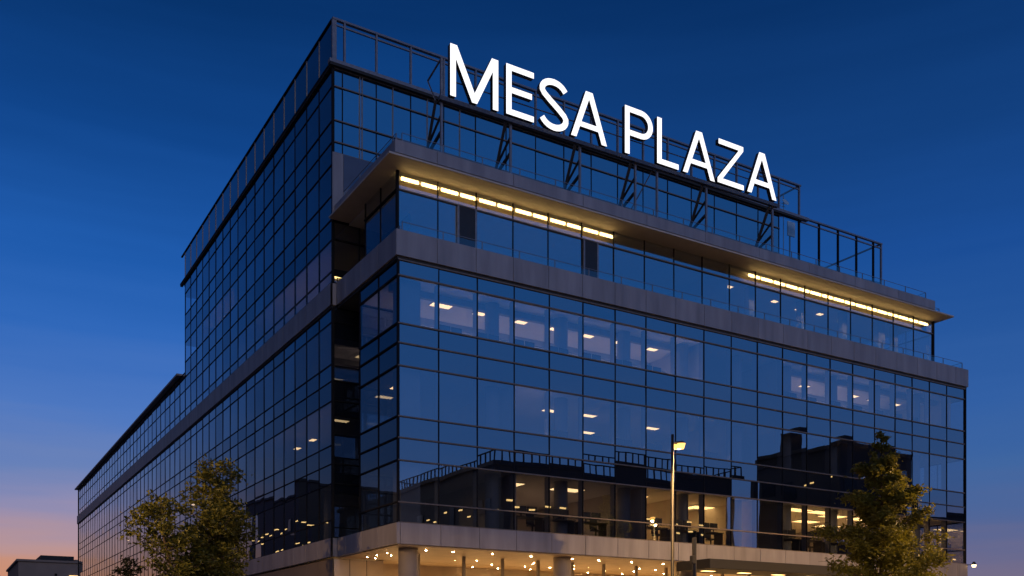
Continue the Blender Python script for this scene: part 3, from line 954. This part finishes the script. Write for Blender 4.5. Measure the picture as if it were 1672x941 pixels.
# ------------------------------------------------------------------ street lamp and pole
def lamp(name, x, y, h, arm, label, group=None, watts=1300):
    r = empty(name, (x, y, 0))
    tag(r, label, 'street lamp', group)
    d = Vector((arm[0], arm[1], 0)).normalized()
    MB().tube([(x, y, 0), (x, y, .9), (x, y, .91), (x, y, h)], [.085, .085, .062, .045], 14).build('pole', 'pole', r, smooth=True)
    p = Vector((x, y, h-.26))
    MB().tube([p, p+d*.46+Vector((0, 0, .07))], .035, 8).build('arm', 'pole', r)
    hd = MB()
    q = p+d*.42+Vector((0, 0, .07))
    s = Vector((-d.y, d.x, 0))
    prof = [(-.04, .06, .03), (.06, .13, .055), (.25, .18, .07), (.46, .16, .05), (.62, .05, .02)]
    n0 = len(hd.v)
    for a, wd, th in prof:
        c = q+d*a+Vector((0, 0, a*.16))
        for (sw, sz) in ((-1, 0), (-.6, 1), (.6, 1), (1, 0)):
            hd.v.append(tuple(c+s*wd*sw+Vector((0, 0, th*sz))))
    for k in range(len(prof)-1):
        for j in range(4):
            hd.f.append((n0+k*4+j, n0+k*4+(j+1) % 4, n0+(k+1)*4+(j+1) % 4, n0+(k+1)*4+j))
    hd.f += [tuple(n0+j for j in range(4)), tuple(n0+16+j for j in reversed(range(4)))]
    ho = hd.build('lamp_head', 'black', r)
    ln = MB()
    n0 = 0
    lp = [(-.02, .10), (.12, .17), (.40, .17), (.54, .08)]
    for lay, dz in ((0, -.008), (1, -.19)):
        for a, wd in lp:
            c = q+d*(a+.0)+Vector((0, 0, a*.16+dz))
            k = 1-.35*lay
            ln.v.append(tuple(c-s*wd*k))
            ln.v.append(tuple(c+s*wd*k))
    for lay in (0, 8):
        for k in range(3):
            f = (lay+2*k, lay+2*k+1, lay+2*k+3, lay+2*k+2)
            ln.f.append(f if lay else f[::-1])
    ring = [0, 2, 4, 6, 7, 5, 3, 1]
    for a, b in zip(ring, ring[1:]+ring[:1]):
        ln.f.append((a, b, b+8, a+8))
    ln.build('lens', 'lamp_lens', ho)
    pd = bpy.data.lights.new('lamp_bulb', 'SPOT')
    pd.spot_size = math.radians(177)
    pd.spot_blend = 0.10
    pd.energy = watts
    pd.color = (1.0, 0.56, 0.20)
    pd.shadow_soft_size = 0.06
    po = bpy.data.objects.new('lamp_bulb', pd)
    COL.objects.link(po)
    po.location = q+d*.27+Vector((0, 0, -.17))
    po.parent = r
    po.matrix_parent_inverse = r.matrix_basis.inverted()
    return r
# the arm points to the right of the picture
lamp('street_lamp', 2.82, -14.53, 8.25, (0.855, 0.518), 'slim grey street lamp glowing amber in front of the glass facade', 'street lamps')
for x, y, h, arm, pw, lb in ((14.0, -26.6, 8.25, (0, 1), 2200, 'added unseen amber lamp on the opposite pavement before the dark office block'),
                         (34.0, -26.6, 8.25, (0, 1), 2200, 'added unseen amber lamp on the opposite pavement before the chimney block'),
                         (-16.5, -3.5, 10.6, (1, .3), 4600, 'tall amber lamp added unseen on the side street to light the twin-topped tree'),
                         (27.0, -15.6, 10.75, (-.6, 1), 9500, 'taller amber street lamp on the kerb right of the upright tree')):
    lamp('street_lamp', x, y, h, arm, lb, 'street lamps', pw)  # all but the last are unseen lamps added to warm trees and fascia

sp = empty('signal_post', (4.84, -13.3, 0))
tag(sp, 'dark steel post with a small box on its left, right of street lamp', 'post')
MB().tube([(4.84, -13.3, 0), (4.84, -13.3, 5.25)], .075, 12).build('pole', 'black', sp)
MB().box(4.60, 4.74, -13.47, -13.33, 4.35, 4.62).build('signal_box', 'black', sp, bevel=.02)
MB().bar((4.7, -13.38, 4.5), (4.84, -13.3, 4.5), .03).build('bracket', 'black', sp)

wl = empty('wall_lamp', (40.12, -.14, 6.85))
tag(wl, 'small glowing lantern on a bracket at the right end of facade', 'wall lamp')
MB().bar((40.0, -.14, 6.83), (40.62, -.28, 6.9), .05).build('bracket', 'black', wl)
MB().tube([(40.55, -.28, 6.86), (40.55, -.28, 7.06)], [.16, .07], 12).build('lamp_cover', 'black', wl)
M['wall_lens'] = mat('wall_lamp_lens', (.9, .8, .6), .4, emit=(1, .62, .28), estr=9)
MB().tube([(40.55, -.28, 6.72), (40.55, -.28, 6.855)], [.1, .14], 12).build('lens', 'wall_lens', wl)

# ------------------------------------------------------------------ trees
def tree(name, x, y, h, prof, leaders, n_leaf, leaf, m, label, group=None, seed=1, trunk_r=.16, clump=.32, start=.22, gaps=.35):
    rnd = random.Random(seed)
    r = empty(name, (x, y, 0))
    tag(r, label, 'tree', group)
    tr = MB()
    tips = []
    lead_pts = []
    for (lx, ly, lh, base) in leaders:
        pts, rad = [], []
        n = 9
        for k in range(n+1):
            t = k/n
            z = base+(lh-base)*t
            ox = lx*min(1, max(0, (z/lh-.12)*1.4))
            oy = ly*min(1, max(0, (z/lh-.12)*1.4))
            pts.append(Vector((x+ox+rnd.uniform(-.05, .05), y+oy+rnd.uniform(-.05, .05), z)))
            rad.append(trunk_r*(1-.93*(z/lh)**.9)+.008)
        tr.tube(pts, rad, 9)
        lead_pts.append((pts, lh, (lx, ly)))
        nb = int(lh*5.5)
        for b in range(nb):
            t = start+(1-start)*((b+rnd.random())/nb)
            z = lh*t
            rr = prof(t, rnd)*(h/10)
            k = min(n-1, max(0, int((z-base)/(lh-base)*n)))
            f = (z-base)/(lh-base)*n-k
            p0 = pts[k].lerp(pts[k+1], min(1, max(0, f)))
            an = b*2.399+rnd.uniform(-.5, .5)
            up = rnd.uniform(.15, .55)
            L = rr*rnd.uniform(.65, 1.1)
            mid = p0+Vector((math.cos(an)*L*.5, math.sin(an)*L*.5, L*up*.35))
            end = p0+Vector((math.cos(an)*L, math.sin(an)*L, L*up))
            w0 = max(.012, .045*(1-t)+.012)
            tr.tube([p0, mid, end], [w0, w0*.65, .008], 5)
            for q in (.3, .5, .68, .84, 1.0):
                c = p0.lerp(mid, q*2) if q < .5 else mid.lerp(end, q*2-1)
                s = 1-.35*abs(q-.6)
                tips.append((c, clump*s*(.3+.8*min(1, L/1.8))))
                if L > .7:
                    sd = Vector((-math.sin(an), math.cos(an), rnd.uniform(-.1, .5)))*rnd.choice((-1, 1))*L*.28*(1.15-q)
                    e2 = c+sd+Vector((math.cos(an), math.sin(an), 0))*L*.12
                    tr.tube([c, e2], [.012, .005], 4)
                    tips.append((e2, clump*.8*s))
        tips.append((pts[-1], clump*.35))
    tr.build('trunk', 'bark', r, smooth=True)
    keep = [q for q in tips if rnd.random() > gaps*.5]
    wts = [q[1]**2 for q in keep]
    lv = MB()
    for c, rad in rnd.choices(keep, wts, k=n_leaf):
        d = Vector((rnd.gauss(0, 1), rnd.gauss(0, 1), rnd.gauss(0, .75)))*rad*.52
        p = c+d
        s = leaf*rnd.uniform(.6, 1.25)
        a = Vector((rnd.gauss(0, 1), rnd.gauss(0, 1), rnd.gauss(-.25, .6))).normalized()
        b = a.cross(Vector((rnd.gauss(0, 1), rnd.gauss(0, 1), rnd.gauss(0, 1)))).normalized()
        n_ = a.cross(b)*s*.14
        lv.quad(p-a*s*.5, p+b*s*.24+n_, p+a*s*.55, p-b*s*.24+n_)
    lv.build('crown', m, r)
    return r

def cone(t, r):  # noqa
    # uneven upright crown: broad low, thin spindly top
    base = 4.2*(1-t)**.9
    return max(.16, base*(.86+.2*math.sin(t*37)+.14*r.uniform(-1, 1)))
def bushy(t, r):
    return max(.25, 1.9*math.sin(PI*min(1, max(.05, (1-t)*.86+.1)))**.8*(.8+.25*r.uniform(-1, 1)))
tree('broadleaf_tree', 18.55, -10.1, 11.0, cone, [(.1, .0, 11.0, 0)], 27000, .2, 'leaf_conifer',
     'tall upright yellow-green tree before the right end of the facade', seed=5, clump=.46, gaps=.8, start=.16, trunk_r=.17)
# the picture's left tree: two leading stems, the left one shorter
rx, ry = 0.855, 0.518
tree('broadleaf_tree', -7.95, 1.4, 9.0, bushy, [(.55*rx, .55*ry, 9.0, 0), (-2.0*rx, -2.0*ry, 7.2, .3), (1.5*rx, 1.5*ry, 7.6, .6)], 19000, .19, 'leaf',
     'twin-topped broadleaf tree in front of the side wing, left of the corner', seed=9, clump=.5, gaps=.8, start=.30, trunk_r=.15)
tree('young_tree', -9.2, 10.1, 5.7, bushy, [(0, 0, 5.7, 0)], 3500, .2, 'leaf_dark',
     'low dark young tree at the left foot of the side wing', seed=3, clump=.5, start=.25, trunk_r=.09)

# dark street trees off to the left, mirrored in the side wing
tp = None
for i, (x, y, s) in enumerate(((-34, 62, 1.0), (-30, 48, .9), (-44, 90, 1.1), (-60, 150, 1.3), (-66, 175, 1.2), (-58, 128, 1.15), (-72, 205, 1.4))):
    if tp is None:
        tp = tree('street_tree', x, y, 10, bushy, [(0, 0, 10, 0), (.8, -.5, 9, .4)], 5000, .42, 'leaf_dark', 'dark street tree across the side street', seed=21, clump=.9, start=.2)
        o = tp
        base = tp.matrix_basis.copy()
    else:
        o = copy_tree(tp)
        o.location = (x, y, 0)
        o.scale = (s, s, s)
        o.rotation_euler = (0, 0, i*1.3)
    tag(o, 'dark street tree across the side street, number %s along the row away from the camera' % ORD[i], 'tree', 'street trees across the side street')
    o['label'] = 'dark broad street tree across the side street, %s in its row' % ORD[i]

# ------------------------------------------------------------------ other buildings
def block(name, x0, x1, y0, y1, h, wall, label, win, litp, rail=False, roofbox=None, seed=2, faces='xX', fh=3.6, bay=2.4, lw=.28, lrow=.5, lrows=1):
    rnd = random.Random(seed)
    r = empty(name, ((x0+x1)/2, (y0+y1)/2, 0))
    tag(r, label, 'building')
    MB().box(x0, x1, y0, y1, 0, h).build('wall', wall, r)
    MB().box(x0-.25, x1+.25, y0-.25, y1+.25, h+.002, h+.35).build('roof', wall, r)
    dk, li = MB(), []
    nfl = int((h-1.5)/fh)
    for f in range(nfl):
        z0 = 1.2+f*fh
        for face, (a0, a1) in (('x', (y0, y1)), ('X', (y0, y1)), ('y', (x0, x1)), ('Y', (x0, x1))):
            if face not in faces:
                continue
            n = int((a1-a0)/bay)
            for k in range(n):
                c = a0+(k+.5)*(a1-a0)/n
                lit = rnd.random() < (lrow if f >= nfl-lrows else litp)
                w = bay*.34
                q = {'x': (x0-.05, x0+.02, c-w, c+w), 'X': (x1-.02, x1+.05, c-w, c+w), 'y': (c-w, c+w, y0-.05, y0+.02), 'Y': (c-w, c+w, y1-.02, y1+.05)}[face]
                (li.append((q, z0)) if lit else dk.box(*q, z0, z0+1.9))
    if dk.v:
        tag(dk.build('window', 'dark_glass', r), kind='stuff')
    lm_ = MB()
    for q, z0 in li:
        cy, cx = (q[2]+q[3])/2, (q[0]+q[1])/2
        hx, hy = min(lw, (q[1]-q[0])/2), min(lw, (q[3]-q[2])/2)
        zz = z0+1.0+rnd.uniform(-.5, .5)
        lm_.box(cx-hx, cx+hx, cy-hy, cy+hy, zz, zz+.13)
    if lm_.v:
        tag(lm_.build('lit_window', 'lit_window', r), kind='stuff')
    if rail:
        rl = MB()
        for (p, q) in (((x0, y0), (x1, y0)), ((x1, y0), (x1, y1)), ((x1, y1), (x0, y1)), ((x0, y1), (x0, y0))):
            p, q = Vector((*p, 0)), Vector((*q, 0))
            n = int((q-p).length/.75)
            for k in range(n+1):
                c = p.lerp(q, k/n)
                rl.box(c.x-.05, c.x+.05, c.y-.05, c.y+.05, h+.35, h+1.25)
            rl.bar((p.x, p.y, h+1.25), (q.x, q.y, h+1.25), .09)
        rl.build('roof_railing', 'dark_metal', r)
    if roofbox:
        MB().box(*roofbox).build('plant_room', wall, r)
    return r
# mirrored in the street front: the dark block across the street, and the one beside it
block('opposite_block', 22.6, 49.0, -51.4, -30.2, 17.0, 'dark_wall', 'dark office block with roof railing across the street', True, .03, rail=True, faces='xY', seed=6, bay=1.5)
block('opposite_block', 52.7, 63.1, -30.7, -20.6, 19.7, 'dark_wall', 'dark corner block with a chimney across the street', True, .04, faces='xY', roofbox=(53.6, 55.2, -28.2, -26.6, 20.0, 22.2), seed=8)
block('opposite_block', 86, 110, -42, -36, 17.0, 'dark_wall', 'long dark block further down the street', True, .05, faces='xY', seed=12)
# mirrored in the side wing
block('side_block', -58, -30.9, 99.7, 128, 25.6, 'dark_wall', 'tall dark block across the side street with lit window rows', True, .12, faces='Xy', seed=15, lw=.85, lrow=.85, lrows=2)
# far building at the left edge of the picture
fb = empty('low_building', (5, 160, 0))
tag(fb, 'low beige building far behind at the left edge with rooftop box', 'building')
MB().box(-5.12, 22, 142.4, 170, 0, 15.9).build('wall', 'brown_wall', fb)
MB().box(-5.4, 22.2, 142.1, 170.2, 15.903, 16.25).build('parapet', 'brown_wall', fb)
MB().box(-1.4, 3.9, 146.5, 160, 16.0, 17.4).build('plant_room', 'dark_wall', fb)
MB().box(4.2, 8, 148, 150, 16.2, 17.0).build('roof_vent', 'brown_wall', fb)
for (u0, u1, z0, z1, m) in ((2.7, 4.4, 13.2, 13.75, 'lit_window'), (-3.2, -2.3, 10.0, 11.6, 'lit_window'), (-1.2, .4, 9.6, 11.6, 'dark_glass'), (1.2, 2.4, 9.6, 11.6, 'dark_glass'), (3.0, 4.0, 9.9, 11.2, 'lit_window'), (.4, .8, 13.6, 14.0, 'dark_glass')):
    MB().box(u0, u1, 142.33, 142.45, z0, z1).build('window', m, fb)
for k in range(4):
    MB().box(-5.18, -5.08, 145+k*6, 149.5+k*6, 10.5, 13.5).build('window', 'dark_glass', fb)
